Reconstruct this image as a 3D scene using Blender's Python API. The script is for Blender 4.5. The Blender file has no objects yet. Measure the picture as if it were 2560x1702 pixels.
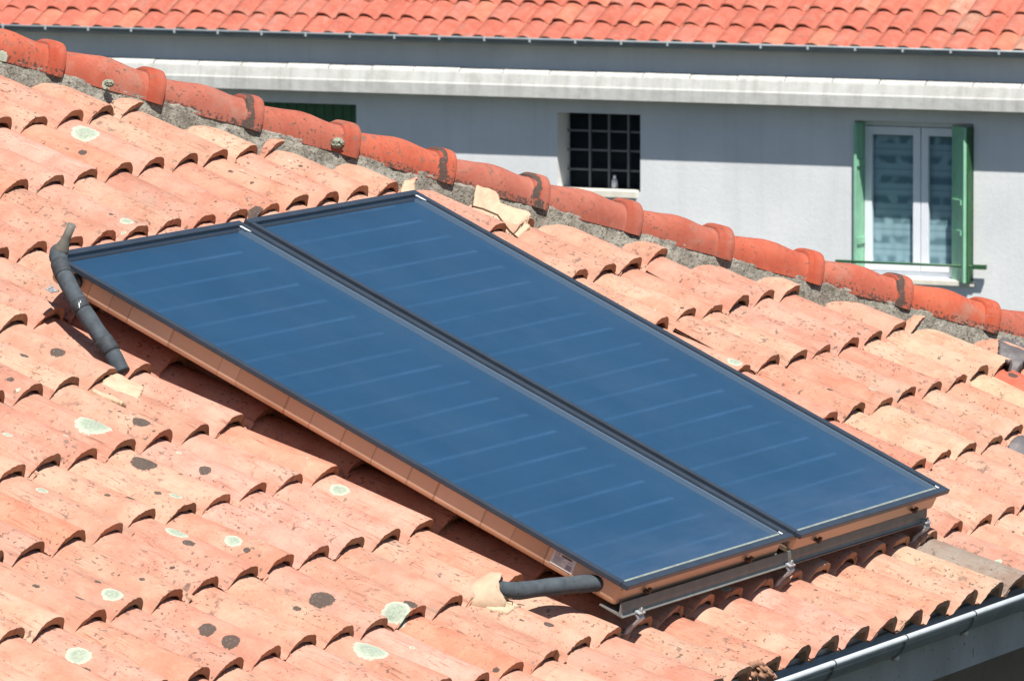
import bpy, bmesh, math, random
import numpy as np
from mathutils import Vector, Matrix
random.seed(7); RNG = np.random.default_rng(11)
R = math.radians
sc = bpy.context.scene
COL = sc.collection

# ------------------------------------------------------------------ camera
cam_d = bpy.data.cameras.new('camera'); cam = bpy.data.objects.new('camera', cam_d); COL.objects.link(cam)
cam.matrix_world = Matrix(((0.42843504, 0.09521699, -0.89854168, -18.70486),
                           (-0.90356770, 0.04187723, -0.42639384, -11.33536),
                           (-0.00297150, 0.99457530, 0.10397667, 1.67739), (0, 0, 0, 1)))
cam_d.sensor_width = 36.0; cam_d.lens = 247.46
cam_d.clip_start = 0.5; cam_d.clip_end = 4000
cam_d.dof.use_dof = True; cam_d.dof.focus_distance = 21.6; cam_d.dof.aperture_fstop = 26
sc.camera = cam

# ------------------------------------------------------------------ light
SUN = Vector((-0.417, -0.36, 1.0)).normalized()
world = bpy.data.worlds.new('World'); sc.world = world; world.use_nodes = True
wn = world.node_tree
sky = wn.nodes.new('ShaderNodeTexSky'); sky.sky_type = 'NISHITA'; sky.sun_disc = False
sky.sun_elevation = math.asin(SUN.z); sky.sun_rotation = math.atan2(SUN.x, SUN.y)
sky.altitude = 200; sky.air_density = 1.0; sky.dust_density = 0.6; sky.ozone_density = 1.2
bg = wn.nodes['Background']; bg.inputs['Strength'].default_value = 0.06
wn.links.new(sky.outputs[0], bg.inputs[0])
sun_d = bpy.data.lights.new('sun', 'SUN'); sun_d.energy = 5.0; sun_d.angle = R(0.53); sun_d.color = (1, 0.962, 0.905)
sun = bpy.data.objects.new('sun', sun_d); COL.objects.link(sun)
sun.rotation_euler = SUN.to_track_quat('Z', 'Y').to_euler()
sun.location = (-10, -6, 30)
sc.view_settings.view_transform = 'Standard'; sc.view_settings.look = 'None'
sc.view_settings.exposure = 0.72; sc.view_settings.gamma = 1.0

# ------------------------------------------------------------------ helpers
def tag(o, label=None, cat=None, group=None, kind=None):
    if label: o['label'] = label
    if cat: o['category'] = cat
    if group: o['group'] = group
    if kind: o['kind'] = kind
    return o

def empty(name, label, cat, loc=(0, 0, 0), rot=None, group=None):
    o = bpy.data.objects.new(name, None); COL.objects.link(o); o.empty_display_size = 0.2
    m = rot.to_4x4() if rot is not None else Matrix.Identity(4)
    m.translation = Vector(loc); o.matrix_world = m
    return tag(o, label, cat, group)

def link_mesh(name, me, mat, parent=None, loc=None):
    o = bpy.data.objects.new(name, me); COL.objects.link(o)
    if mat: me.materials.append(mat)
    if parent is not None: o.parent = parent
    if loc is not None: o.location = loc
    return o

class MB:
    """collects simple shapes and links them as one mesh object"""
    def __init__(s): s.v = []; s.f = []; s.sm = []
    def quad(s, a, b, c, d, smooth=False):
        n = len(s.v); s.v += [tuple(a), tuple(b), tuple(c), tuple(d)]; s.f.append((n, n+1, n+2, n+3)); s.sm.append(smooth)
    def box(s, lo, hi, M=None):
        x0, y0, z0 = lo; x1, y1, z1 = hi
        P = [Vector(p) for p in ((x0,y0,z0),(x1,y0,z0),(x1,y1,z0),(x0,y1,z0),(x0,y0,z1),(x1,y0,z1),(x1,y1,z1),(x0,y1,z1))]
        if M is not None: P = [M @ p for p in P]
        n = len(s.v); s.v += [tuple(p) for p in P]
        for q in ((0,3,2,1),(4,5,6,7),(0,1,5,4),(1,2,6,5),(2,3,7,6),(3,0,4,7)):
            s.f.append(tuple(n+i for i in q)); s.sm.append(False)
    def tube(s, pts, rad, seg=16, caps=True, smooth=True):
        pts = [Vector(p) for p in pts]; m = len(pts)
        rad = [rad]*m if not hasattr(rad, '__len__') else rad
        tang = [(pts[min(i+1, m-1)]-pts[max(i-1, 0)]).normalized() for i in range(m)]
        ref = Vector((0, 0, 1)) if abs(tang[0].z) < 0.9 else Vector((1, 0, 0))
        n0 = len(s.v); a = None
        for i in range(m):
            if a is None: a = tang[0].cross(ref).normalized()
            else: a = (a - tang[i]*a.dot(tang[i])).normalized()
            b = tang[i].cross(a)
            for k in range(seg):
                t = 2*math.pi*k/seg
                s.v.append(tuple(pts[i] + (a*math.cos(t)+b*math.sin(t))*rad[i]))
        for i in range(m-1):
            for k in range(seg):
                k2 = (k+1) % seg
                s.f.append((n0+i*seg+k, n0+i*seg+k2, n0+(i+1)*seg+k2, n0+(i+1)*seg+k)); s.sm.append(smooth)
        if caps:
            s.f.append(tuple(n0+k for k in reversed(range(seg)))); s.sm.append(False)
            s.f.append(tuple(n0+(m-1)*seg+k for k in range(seg))); s.sm.append(False)
    def prism(s, poly, fn0, fn1, smooth=False):
        """polygon poly (list of 2d), mapped by fn0 and fn1 to the two ends"""
        n = len(s.v); k = len(poly)
        s.v += [tuple(fn0(p)) for p in poly] + [tuple(fn1(p)) for p in poly]
        for i in range(k):
            j = (i+1) % k; s.f.append((n+i, n+j, n+k+j, n+k+i)); s.sm.append(smooth)
        s.f.append(tuple(n+i for i in reversed(range(k)))); s.f.append(tuple(n+k+i for i in range(k))); s.sm += [False, False]
    def build(s, name, mat, parent=None, loc=None, bevel=0, fix=True):
        me = bpy.data.meshes.new(name); me.from_pydata(s.v, [], s.f); 
        me.polygons.foreach_set('use_smooth', s.sm)
        if fix or bevel:
            bm = bmesh.new(); bm.from_mesh(me)
            bmesh.ops.recalc_face_normals(bm, faces=bm.faces)
            if bevel:
                bmesh.ops.bevel(bm, geom=list(bm.edges), offset=bevel, segments=2, affect='EDGES', profile=0.5)
            bm.to_mesh(me); bm.free()
        me.update()
        return link_mesh(name, me, mat, parent, loc)

def grid_mesh(name, V, F, smooth):
    me = bpy.data.meshes.new(name)
    V = np.asarray(V, np.float32); F = np.asarray(F, np.int32)
    me.vertices.add(len(V)); me.vertices.foreach_set('co', V.ravel())
    me.loops.add(F.size); me.loops.foreach_set('vertex_index', F.ravel())
    me.polygons.add(len(F)); me.polygons.foreach_set('loop_start', np.arange(0, F.size, 4, dtype=np.int32))
    me.polygons.foreach_set('loop_total', np.full(len(F), 4, np.int32))
    me.polygons.foreach_set('use_smooth', np.asarray(smooth, bool))
    me.update(calc_edges=True)
    return me

def attr_f(me, name, a):
    t = me.attributes.new(name, 'FLOAT', 'POINT'); t.data.foreach_set('value', np.asarray(a, np.float32))
def attr_c(me, name, a):
    a = np.asarray(a, np.float32); a = np.c_[a, np.ones(len(a), np.float32)]
    t = me.attributes.new(name, 'FLOAT_COLOR', 'POINT'); t.data.foreach_set('color', a.ravel().astype(np.float32))
def attr_v(me, name, a):
    t = me.attributes.new(name, 'FLOAT_VECTOR', 'POINT'); t.data.foreach_set('vector', np.asarray(a, np.float32).ravel())

# ------------------------------------------------------------------ materials
class NT:
    def __init__(s, name):
        s.m = bpy.data.materials.new(name); s.m.use_nodes = True; s.t = s.m.node_tree
        s.b = s.t.nodes['Principled BSDF']; s.o = s.t.nodes['Material Output']
    def n(s, typ, **kw):
        x = s.t.nodes.new(typ)
        for k, v in kw.items(): setattr(x, k, v)
        return x
    def l(s, a, b): s.t.links.new(a, b)
    def setin(s, sock, v):
        if isinstance(v, bpy.types.NodeSocket): s.l(v, sock)
        else: sock.default_value = v
    def math(s, op, a, b=0.0, c=0.0, clamp=False):
        x = s.n('ShaderNodeMath', operation=op, use_clamp=clamp)
        s.setin(x.inputs[0], a); s.setin(x.inputs[1], b); s.setin(x.inputs[2], c); return x.outputs[0]
    def mix(s, fac, a, b, blend='MIX'):
        x = s.n('ShaderNodeMix', data_type='RGBA', blend_type=blend)
        s.setin(x.inputs['Factor'], fac)
        for nm, v in ((6, a), (7, b)):
            if isinstance(v, tuple) and len(v) == 3: v = (*v, 1)
            s.setin(x.inputs[nm], v)
        return x.outputs[2]
    def ramp(s, f, p0, p1, c0=(0, 0, 0), c1=(1, 1, 1)):
        x = s.n('ShaderNodeValToRGB'); e = x.color_ramp.elements
        e[0].position = p0; e[1].position = p1; e[0].color = (*c0, 1); e[1].color = (*c1, 1)
        s.l(f, x.inputs[0]); return x.outputs[0]
    def noise(s, vec, scale, detail=4, rough=0.55, dist=0.0):
        x = s.n('ShaderNodeTexNoise'); x.inputs['Scale'].default_value = scale; x.inputs['Detail'].default_value = detail
        x.inputs['Roughness'].default_value = rough; x.inputs['Distortion'].default_value = dist
        if vec is not None: s.l(vec, x.inputs['Vector'])
        return x.outputs[0]
    def scale(s, vec, sx, sy, sz):
        x = s.n('ShaderNodeMapping'); x.inputs['Scale'].default_value = (sx, sy, sz); s.l(vec, x.inputs['Vector']); return x.outputs[0]
    def objco(s): return s.n('ShaderNodeTexCoord').outputs['Object']
    def attr(s, nm, out='Fac'): 
        x = s.n('ShaderNodeAttribute', attribute_name=nm); return x.outputs[out]
    def bump(s, h, strength=0.3, dist=0.003):
        x = s.n('ShaderNodeBump'); x.inputs['Strength'].default_value = strength; x.inputs['Distance'].default_value = dist
        s.l(h, x.inputs['Height']); s.l(x.outputs[0], s.b.inputs['Normal'])
    def done(s, col=None, rough=None, metal=None, spec=None):
        for nm, v in (('Base Color', col), ('Roughness', rough), ('Metallic', metal), ('Specular IOR Level', spec)):
            if v is None: continue
            if isinstance(v, tuple) and len(v) == 3: v = (*v, 1)
            s.setin(s.b.inputs[nm], v)
        return s.m

def clay_material(name, streak=1.0, lichen=True):
    t = NT(name); tuv = t.attr('tuv', 'Vector'); base = t.attr('tint', 'Color')
    n1 = t.noise(tuv, 9, 5, 0.6)
    c = t.mix(t.ramp(n1, .38, .64), base, t.mix(1.0, base, (0.88, 0.72, 0.68), 'MULTIPLY'))
    n2 = t.noise(t.scale(tuv, 1.0, 1.0, 1.0), 30, 6, 0.65)
    c = t.mix(t.math('MULTIPLY', t.ramp(n2, .52, .75), .55), c, t.mix(1.0, base, (1.12, 1.20, 1.20), 'MULTIPLY'))
    # drag marks along the tile
    st = t.noise(t.scale(tuv, 170, 9, 1), 1.0, 3, 0.6)
    st2 = t.noise(tuv, 7, 3, 0.5)
    sm = t.math('MULTIPLY', t.ramp(st, .56, .68), t.ramp(st2, .44, .60))
    c = t.mix(t.math('MULTIPLY', sm, .75*streak), c, t.mix(1.0, base, (.45, .36, .32), 'MULTIPLY'))
    # grey weathering
    gw = t.ramp(t.noise(t.scale(tuv, 1, .6, 1), 5.5, 6, .7), .55, .76)
    c = t.mix(t.math('MULTIPLY', gw, .72), c, (.27, .215, .17))
    # fine dark specks
    sp = t.noise(t.scale(tuv, 1, .8, 1), 82, 3, .55)
    spm = t.math('MULTIPLY', t.ramp(sp, .60, .645), t.ramp(t.noise(tuv, 6, 2, .5), .42, .58))
    c = t.mix(t.math('MULTIPLY', spm, .8), c, (.085, .06, .045))
    sp3 = t.noise(t.scale(tuv, 1, .8, 1), 260, 2, .5)
    c = t.mix(t.math('MULTIPLY', t.ramp(sp3, .65, .70), .55), c, (.12, .075, .055))
    sp4 = t.noise(t.scale(tuv, 1, .75, 1), 44, 3, .6); sm4 = t.math('MULTIPLY', t.ramp(sp4, .605, .645), t.ramp(t.noise(tuv, 3.4, 3, .6), .46, .60))
    c = t.mix(t.math('MULTIPLY', sm4, .75), c, t.mix(sp3, (.07, .05, .04), (.20, .14, .105)))
    sp2 = t.noise(t.scale(tuv, 1, .9, 1), 62, 3, .6)
    c = t.mix(t.math('MULTIPLY', t.ramp(sp2, .735, .76), .6), c, (.33, .36, .28))
    if lichen:
        nz = t.noise(tuv, 85, 5, .68)
        off = t.math('MULTIPLY', t.math('SUBTRACT', nz, .5), 0.72)
        d = t.math('ADD', t.attr('dk'), off)
        dm = t.ramp(d, .93, 1.02, (1, 1, 1), (0, 0, 0))
        ni = t.noise(tuv, 140, 4, .7)
        c = t.mix(t.math('MULTIPLY', dm, .92), c, t.mix(t.ramp(ni, .58, .72), (.052, .045, .038), (.20, .175, .15)))
        g = t.math('ADD', t.attr('li'), off)
        gm = t.ramp(g, .95, 1.02, (1, 1, 1), (0, 0, 0))
        rim = t.ramp(g, .55, .92)
        gi = t.mix(t.ramp(ni, .40, .62), (.215, .25, .19), (.315, .355, .275))
        gc = t.mix(rim, gi, (.37, .40, .315))
        c = t.mix(gm, c, gc)
    h = t.math('ADD', t.math('MULTIPLY', t.noise(tuv, 55, 6, .65), .5), t.math('MULTIPLY', st, .35))
    t.bump(h, .35, .0035)
    return t.done(c, .9, 0, .25)

def simple(name, col, rough=.6, metal=0.0, spec=.5, var=.0, vscale=8, bump=0.0, bscale=60, bdist=.002):
    t = NT(name); co = t.objco(); c = (*col, 1)
    if var:
        n = t.noise(co, vscale, 5, .6)
        c = t.mix(t.ramp(n, .3, .72), tuple(x*(1-var) for x in col), tuple(min(1, x*(1+var)) for x in col))
    if bump: t.bump(t.noise(co, bscale, 5, .6), bump, bdist)
    return t.done(c, rough, metal, spec)

M = {}
M['tile'] = clay_material('weathered_clay')
M['ridge'] = clay_material('red_ridge_clay', .5)
M['frame'] = simple('dark_anodised_metal', (.036, .049, .068), .40, .3, .5, .15, 14)
M['rail'] = simple('mill_aluminium', (.17, .175, .165), .45, .25, .5, .15, 20)
M['hook'] = simple('galvanised_steel', (.36, .37, .385), .5, .2, .5, .2, 30)
M['bolt'] = simple('zinc_bolt', (.45, .45, .46), .4, .8)
M['foam'] = simple('black_pipe_foam', (.048, .060, .070), .85, 0, .4, .3, 40, .25, 180, .001)
M['tape'] = simple('black_tape', (.028, .034, .040), .75, 0, .5, .3, 60, .4, 90, .002)
M['steel'] = simple('bright_fitting', (.55, .55, .55), .25, .9)
M['stub'] = simple('grey_brown_plastic', (.13, .125, .105), .6, 0, .4, .2, 40)
M['rubber'] = simple('black_rubber', (.012, .012, .013), .5)
M['white'] = simple('white_plastic', (.78, .80, .82), .5, 0, .4, .1, 60)
M['seal'] = simple('cream_seal', (.31, .29, .21), .8, 0, .3, .22, 30)
M['inner'] = simple('grey_inner_wall', (.16, .20, .24), .5, .2)
M['flash'] = simple('cream_sealant', (.45, .325, .22), .72, 0, .4, .12, 30, .5, 40, .004)
M['shade_slate'] = simple('shade_sheet', (.115, .105, .105), .6, .2, .4, .2, 20)  # dark grey put in for roof shade; the slate piece shares it
M['zinc'] = simple('zinc_gutter', (.17, .21, .235), .42, .6, .5, .22, 9)
M['zincbead'] = simple('zinc_bead', (.60, .64, .66), .5, .35, .5, .12, 12)
M['farzinc'] = simple('dull_zinc', (.17, .20, .215), .55, .2, .4, .2, 6)
M['farbead'] = simple('dull_zinc_bead', (.25, .285, .30), .5, .2, .4, .15, 5)
M['knob'] = simple('bracket_head', (.50, .47, .41), .6, .2)
M['bracket'] = simple('dark_bracket', (.06, .065, .07), .5, .5)
M['dark'] = simple('dark_interior', (.006, .006, .008), .6, 0, .3)
M['label'] = simple('paper_label', (.72, .66, .60), .7)
M['ink'] = simple('label_ink', (.14, .11, .12), .7)
M['inkpale'] = simple('pale_label_ink', (.36, .31, .30), .7)

def fascia_mat():
    t = NT('grey_render'); co = t.objco()
    n = t.noise(t.scale(co, 1, 1, .5), 4, 6, .65)
    c = t.mix(t.ramp(n, .3, .7), (.30, .30, .28), (.42, .42, .40))
    c = t.mix(t.math('MULTIPLY', t.ramp(t.noise(co, 50, 2, .5), .68, .74), .6), c, (.06, .055, .05))
    t.bump(t.noise(co, 60, 5, .6), .3, .003); return t.done(c, .9, 0, .2)
M['fascia'] = fascia_mat()

def copper_mat():
    t = NT('bronze_casing_sheet'); co = t.objco()
    sep = t.n('ShaderNodeSeparateXYZ'); t.l(co, sep.inputs[0]); y = sep.outputs[1]
    w = t.noise(t.scale(co, 0, 1, 0), 3.1, 1, .5)
    yy = t.math('ADD', t.math('MULTIPLY', y, 8.2), t.math('MULTIPLY', w, 3.2))
    cell = t.math('FLOOR', yy); fr = t.math('FRACT', yy)
    wn_ = t.n('ShaderNodeTexWhiteNoise', noise_dimensions='1D'); t.l(cell, wn_.inputs['W'])
    c = t.mix(wn_.outputs[0], (.52, .335, .215), (.65, .46, .325))
    c = t.mix(t.math('MULTIPLY', t.ramp(t.noise(co, 7, 5, .6), .4, .7), .5), c, (.58, .38, .27))
    seam = t.math('LESS_THAN', fr, .045)
    xs = t.math('LESS_THAN', sep.outputs[0], .04)
    c = t.mix(t.math('MULTIPLY', t.math('MULTIPLY', seam, xs), .5), c, (.25, .13, .08))
    hb = t.math('ADD', t.math('MULTIPLY', t.math('SINE', t.math('MULTIPLY', fr, 3.1416)), .6), t.math('MULTIPLY', t.noise(co, 12, 3, .5), .8))
    t.bump(hb, .35, .006)
    return t.done(c, .42, .35, .4)
M['casing'] = copper_mat()

def absorber_mat():
    t = NT('selective_blue_absorber'); co = t.objco()
    sep = t.n('ShaderNodeSeparateXYZ'); t.l(co, sep.inputs[0]); x, y = sep.outputs[0], sep.outputs[1]
    yw = t.math('ADD', y, t.math('MULTIPLY', t.noise(t.scale(co, 3, .4, 0), 1.0, 2, .5), .006))
    k = t.math('DIVIDE', t.math('ADD', yw, -.13), .1105)
    fr = t.math('ABSOLUTE', t.math('SUBTRACT', t.math('FRACT', t.math('ADD', k, .5)), .5))
    lm = t.ramp(fr, .010, .10, (1, 1, 1), (0, 0, 0))
    xm = t.math('MULTIPLY', t.math('GREATER_THAN', x, .03), t.math('LESS_THAN', x, 1.055))
    cell = t.math('FLOOR', t.math('ADD', k, .5))
    wv = t.n('ShaderNodeTexWhiteNoise', noise_dimensions='1D'); t.l(cell, wv.inputs['W'])
    am = t.math('MULTIPLY', t.math('ADD', .70, t.math('MULTIPLY', wv.outputs[0], .35)), t.ramp(t.noise(t.scale(co, 4, 30, 0), 1.0, 4, .6), .18, .66))
    am = t.math('MULTIPLY', am, t.math('ADD', .55, t.math('MULTIPLY', x, .6)))
    line = t.math('MULTIPLY', t.math('MULTIPLY', lm, xm), am, clamp=True)
    n = t.noise(t.scale(co, 1.3, 2.2, 0), 1.6, 4, .55)
    c = t.mix(t.ramp(n, .3, .7), (.006, .043, .086), (.010, .053, .102))
    c = t.mix(t.math('MULTIPLY', line, .40), c, (.055, .135, .235))
    # slightly paler dusty margin along the low edge and the far side
    em = t.math('MULTIPLY', t.ramp(x, 1.05, 1.12), .35)
    c = t.mix(em, c, (.05, .105, .18))
    dm = t.math('MULTIPLY', t.ramp(y, .04, .30, (1, 1, 1), (0, 0, 0)), t.math('MULTIPLY', .5, t.ramp(t.noise(t.scale(co, 2.2, 9, 0), 1.5, 5, .65), .25, .7)))
    c = t.mix(dm, c, (.105, .12, .16))
    return t.done(c, .38, .0, .35)
M['absorber'] = absorber_mat()

def glass_mat(name='cover_glass', tint=(.93, .97, 1.0), rough=.04, boost=.0):
    t = NT(name)
    tr = t.n('ShaderNodeBsdfTransparent'); tr.inputs[0].default_value = (*tint, 1)
    gl = t.n('ShaderNodeBsdfGlossy'); gl.inputs['Roughness'].default_value = rough; gl.inputs[0].default_value = (1, 1, 1, 1)
    fr = t.n('ShaderNodeFresnel'); fr.inputs[0].default_value = 1.40
    geo = t.n('ShaderNodeNewGeometry'); fac = t.math('MULTIPLY', fr.outputs[0], t.math('SUBTRACT', 1.0, geo.outputs['Backfacing']))
    mx = t.n('ShaderNodeMixShader'); t.l(fac, mx.inputs[0]); t.l(tr.outputs[0], mx.inputs[1]); t.l(gl.outputs[0], mx.inputs[2])
    sh = mx.outputs[0]
    if boost:                                                       # thin film of dust with run marks
        co = t.objco(); df = t.n('ShaderNodeBsdfDiffuse'); df.inputs[0].default_value = (.42, .41, .38, 1)
        run = t.ramp(t.noise(t.scale(co, 26, 1.6, 0), 1.0, 4, .6), .50, .78); blot = t.ramp(t.noise(co, 3.2, 5, .65), .42, .78)
        spk = t.ramp(t.noise(t.scale(co, 1, .8, 0), 75, 2, .5), .70, .76)
        f_ = t.math('MULTIPLY', t.math('SUBTRACT', 1.0, geo.outputs['Backfacing']), t.math('ADD', t.math('MULTIPLY', boost, t.math('ADD', t.math('MULTIPLY', run, .25), blot)), t.math('MULTIPLY', spk, boost*2.2)))
        m2 = t.n('ShaderNodeMixShader'); t.l(f_, m2.inputs[0]); t.l(sh, m2.inputs[1]); t.l(df.outputs[0], m2.inputs[2]); sh = m2.outputs[0]
    t.l(sh, t.o.inputs[0]); t.t.nodes.remove(t.b)
    return t.m
M['glass'] = glass_mat(boost=.014)

def mortar_mat():
    t = NT('grey_mortar'); co = t.objco()
    n = t.noise(co, 26, 8, .72); n2 = t.noise(co, 110, 5, .7)
    c = t.mix(t.ramp(n, .34, .66), (.14, .13, .105), (.35, .33, .28))
    c = t.mix(t.math('MULTIPLY', t.ramp(n2, .54, .62), .85), c, (.055, .05, .04))
    c = t.mix(t.ramp(t.noise(co, 14, 5, .7), .62, .68), c, (.30, .31, .245))
    d = t.math('ADD', t.attr('li'), t.math('MULTIPLY', t.math('SUBTRACT', n2, .5), .9))
    c = t.mix(t.ramp(d, .95, 1.02, (1, 1, 1), (0, 0, 0)), c, t.mix(n2, (.22, .25, .19), (.36, .40, .31)))
    t.bump(t.math('ADD', n, n2), .9, .008); return t.done(c, .95, 0, .15)
M['mortar'] = mortar_mat()

def stucco_mat():
    t = NT('pale_stucco'); co = t.objco()
    n = t.noise(co, 1.1, 6, .6); n3 = t.noise(co, 24, 6, .7)
    c = t.mix(t.ramp(n, .3, .7), (.60, .615, .62), (.73, .735, .73))
    c = t.mix(t.math('MULTIPLY', t.ramp(n3, .5, .7), .3), c, (.60, .60, .59))
    # faint rain streaks
    stv = t.noise(t.scale(co, 1, 6, .35), 1.5, 5, .6)
    c = t.mix(t.math('MULTIPLY', t.ramp(stv, .52, .72), .20), c, (.48, .49, .48))
    t.bump(n3, .4, .006); return t.done(c, .92, 0, .15)
M['stucco'] = stucco_mat()
def ledge_mat():
    t = NT('stained_concrete'); co = t.objco()
    stv = t.noise(t.scale(co, 1, 9, .6), 1.0, 6, .65); n = t.noise(co, 8, 6, .65)
    c = t.mix(t.ramp(stv, .42, .72), (.53, .53, .50), (.38, .375, .35))
    c = t.mix(t.math('MULTIPLY', t.ramp(n, .5, .72), .6), c, (.57, .57, .54))
    c = t.mix(t.math('MULTIPLY', t.ramp(t.noise(t.scale(co, 1, 1.6, 2), 5, 5, .7), .5, .8), .5), c, (.30, .29, .25))
    t.bump(n, .5, .01); return t.done(c, .92, 0, .2)
M['ledge'] = ledge_mat()
M['fartile'] = clay_material('red_clay_far', .25, lichen=False)
M['green'] = simple('green_paint', (.24, .50, .33), .5, 0, .4, .12, 9)
M['shadegreen'] = simple('shaded_dark_green_paint', (.03, .10, .04), .5, 0, .4, .2, 9)  # shutter green darkened for leaves in shade; the shutter bar also takes it
M['pvc'] = simple('white_window_frame', (.74, .76, .80), .35, 0, .5, .05, 6)
M['bars'] = simple('grey_window_bars', (.14, .145, .155), .5, .3)
M['sill'] = simple('cream_sill', (.68, .64, .54), .8, 0, .3, .1, 10)
M['bottle'] = simple('milky_plastic', (.5, .52, .58), .4)
M['fglass'] = glass_mat('window_glass', (.80, .90, .93), .02)
def curtain_mat():
    t = NT('lace_curtain'); co = t.objco()
    sep = t.n('ShaderNodeSeparateXYZ'); t.l(co, sep.inputs[0]); y, z = sep.outputs[1], sep.outputs[2]
    row = t.math('FRACT', t.math('MULTIPLY', z, 5.4))
    band = t.math('MULTIPLY', t.ramp(row, .30, .42), t.ramp(row, .66, .86, (1, 1, 1), (0, 0, 0)))
    wob = t.noise(t.scale(co, 0, 7, 5.4), 1.3, 0, .4)
    c = t.mix(t.math('MULTIPLY', band, t.ramp(wob, .34, .52)), (.40, .48, .50), (.19, .26, .28))
    ln = t.math('MULTIPLY', t.ramp(row, .0, .05), t.ramp(row, .08, .16, (1, 1, 1), (0, 0, 0)))
    c = t.mix(t.math('MULTIPLY', ln, .45), c, (.2, .27, .29))
    return t.done(c, .9, 0, .1)
M['curtain'] = curtain_mat()
M['ground'] = simple('dry_ground', (.035, .04, .034), .95, 0, .1, .35, .6, .4, 12, .02)
M['brown'] = simple('brown_wall', (.20, .165, .135), .95, 0, .1, .15, 3, .3, 40, .004)
M['paint'] = simple('orange_paint', (.62, .26, .02), .7)
M['twig'] = simple('dry_twigs', (.10, .055, .03), .9)
M['shard'] = simple('brown_tile_shard', (.30, .16, .10), .9, 0, .2, .3, 60, .4, 90, .002)

# ------------------------------------------------------------------ ground
gm = MB(); gm.quad((-1500, -1500, -8), (1500, -1500, -8), (1500, 1500, -8), (-1500, 1500, -8))
tag(gm.build('ground', M['ground'], fix=False), kind='structure')

# ------------------------------------------------------------------ roof frame of the near house
PITCH = R(25.2687018); CP, SP = math.cos(PITCH), math.sin(PITCH)
RL, CW = 0.345, 0.22616
def rp(x, s, h): return Vector((x, -s*CP-h*SP, -s*SP+h*CP))
ROOF_ROT = Matrix(((1, 0, 0), (0, CP, -SP), (0, SP, CP)))        # local x = eave, y = up the slope, z = off the roof
OFF = {(-10,7):(20,-4),(-9,7):(-3,6),(-9,8):(24,-1),(-8,6):(-20,14),(-8,7):(-8,3),(-8,8):(-3,1),(-7,6):(-5,8),(-7,7):(-17,10),(-7,8):(-3,2),(-6,5):(-18,7),(-6,6):(-8,11),(-6,7):(1,0),(-6,8):(-5,-1),(-5,5):(-25,4),(-5,6):(-3,-3),(-5,7):(8,-4),(-5,8):(-9,2),(-5,9):(17,-17),(-4,5):(-43,12),(-4,6):(-27,14),(-4,7):(15,-3),(-4,8):(-36,14),(-4,9):(-4,2),(-3,4):(-28,9),(-3,5):(-38,12),(-3,6):(-30,13),(-3,7):(10,1),(-3,8):(-12,8),(-3,9):(1,-3),(-2,4):(-25,8),(-2,5):(-31,14),(-2,6):(0,0),(-2,7):(6,2),(-2,8):(-4,5),(-2,9):(5,-1),(-1,3):(-21,10),(-1,5):(-37,19),(-1,6):(-9,5),(-1,7):(-4,10),(-1,9):(22,-6),(0,4):(-49,24),(0,5):(-38,17),(0,6):(1,5),(0,7):(0,8),(0,8):(-16,1),(0,9):(26,-11),(1,2):(-4,1),(1,9):(30,-12),(2,2):(12,-5),(2,9):(37,-17),(3,2):(22,-4),(3,9):(53,-20),(4,1):(18,-14),(4,2):(0,2),(4,9):(29,-9),(5,1):(23,-5),(5,2):(-6,7),(5,9):(23,-11),(6,0):(38,-28),(6,1):(29,-13),(6,2):(1,2),(6,9):(13,-4),(7,0):(22,-16),(7,1):(30,-11),(7,2):(-10,10),(7,9):(8,-3),(8,0):(38,-14),(8,1):(26,-9),(8,2):(-8,2),(8,9):(11,-4),(9,0):(34,-12),(9,1):(32,-10),(9,2):(-3,12),(9,9):(23,-6),(10,0):(29,-11),(10,1):(22,1),(10,2):(26,-10),(10,9):(4,1),(11,1):(17,-7),(11,2):(1,1),(11,9):(0,3),(12,1):(15,-6),(12,2):(8,-2),(12,9):(4,2),(13,2):(0,-3),(13,9):(5,11),(14,5):(-49,10),(14,6):(-49,1),(14,7):(-48,11),(14,8):(-17,6),(15,4):(-21,3),(15,5):(-8,-11),(15,6):(-17,-2),(15,7):(-20,4),(15,8):(-4,7),(16,4):(-30,4),(16,5):(-19,-5),(16,6):(-5,-2),(16,7):(-7,4),(16,8):(-5,4),(17,4):(21,-13),(17,5):(-1,-11),(17,6):(-16,1),(17,7):(28,-11),(17,8):(10,4),(18,5):(0,-9),(18,6):(-14,8),(18,7):(13,-4),(18,8):(33,-17),(19,5):(-13,1),(19,6):(1,2),(19,7):(34,-11),(20,6):(21,-19),(20,7):(45,-19),(21,7):(48,-17)}
_k = np.array(list(OFF.keys()), float); _v = np.array(list(OFF.values()), float)
_m = dict(OFF)
for _c in range(-18, 33):
    for _r in range(-5, 12):
        if True:                                                    # tiles drift together with their neighbours
            w_ = 1/((_k[:, 0]-_c)**2+(1.6*(_k[:, 1]-_r))**2+.3)**2
            m_ = (_v*w_[:, None]).sum(0)/w_.sum(); a_ = .55 if (_c, _r) in _m else 0.0; o_ = _m.get((_c, _r), (0, 0)); OFF[(_c, _r)] = (m_[0]*(1-a_)+o_[0]*a_+RNG.normal(0, 3), m_[1]*(1-a_)+o_[1]*a_+RNG.normal(0, 3))
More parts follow.
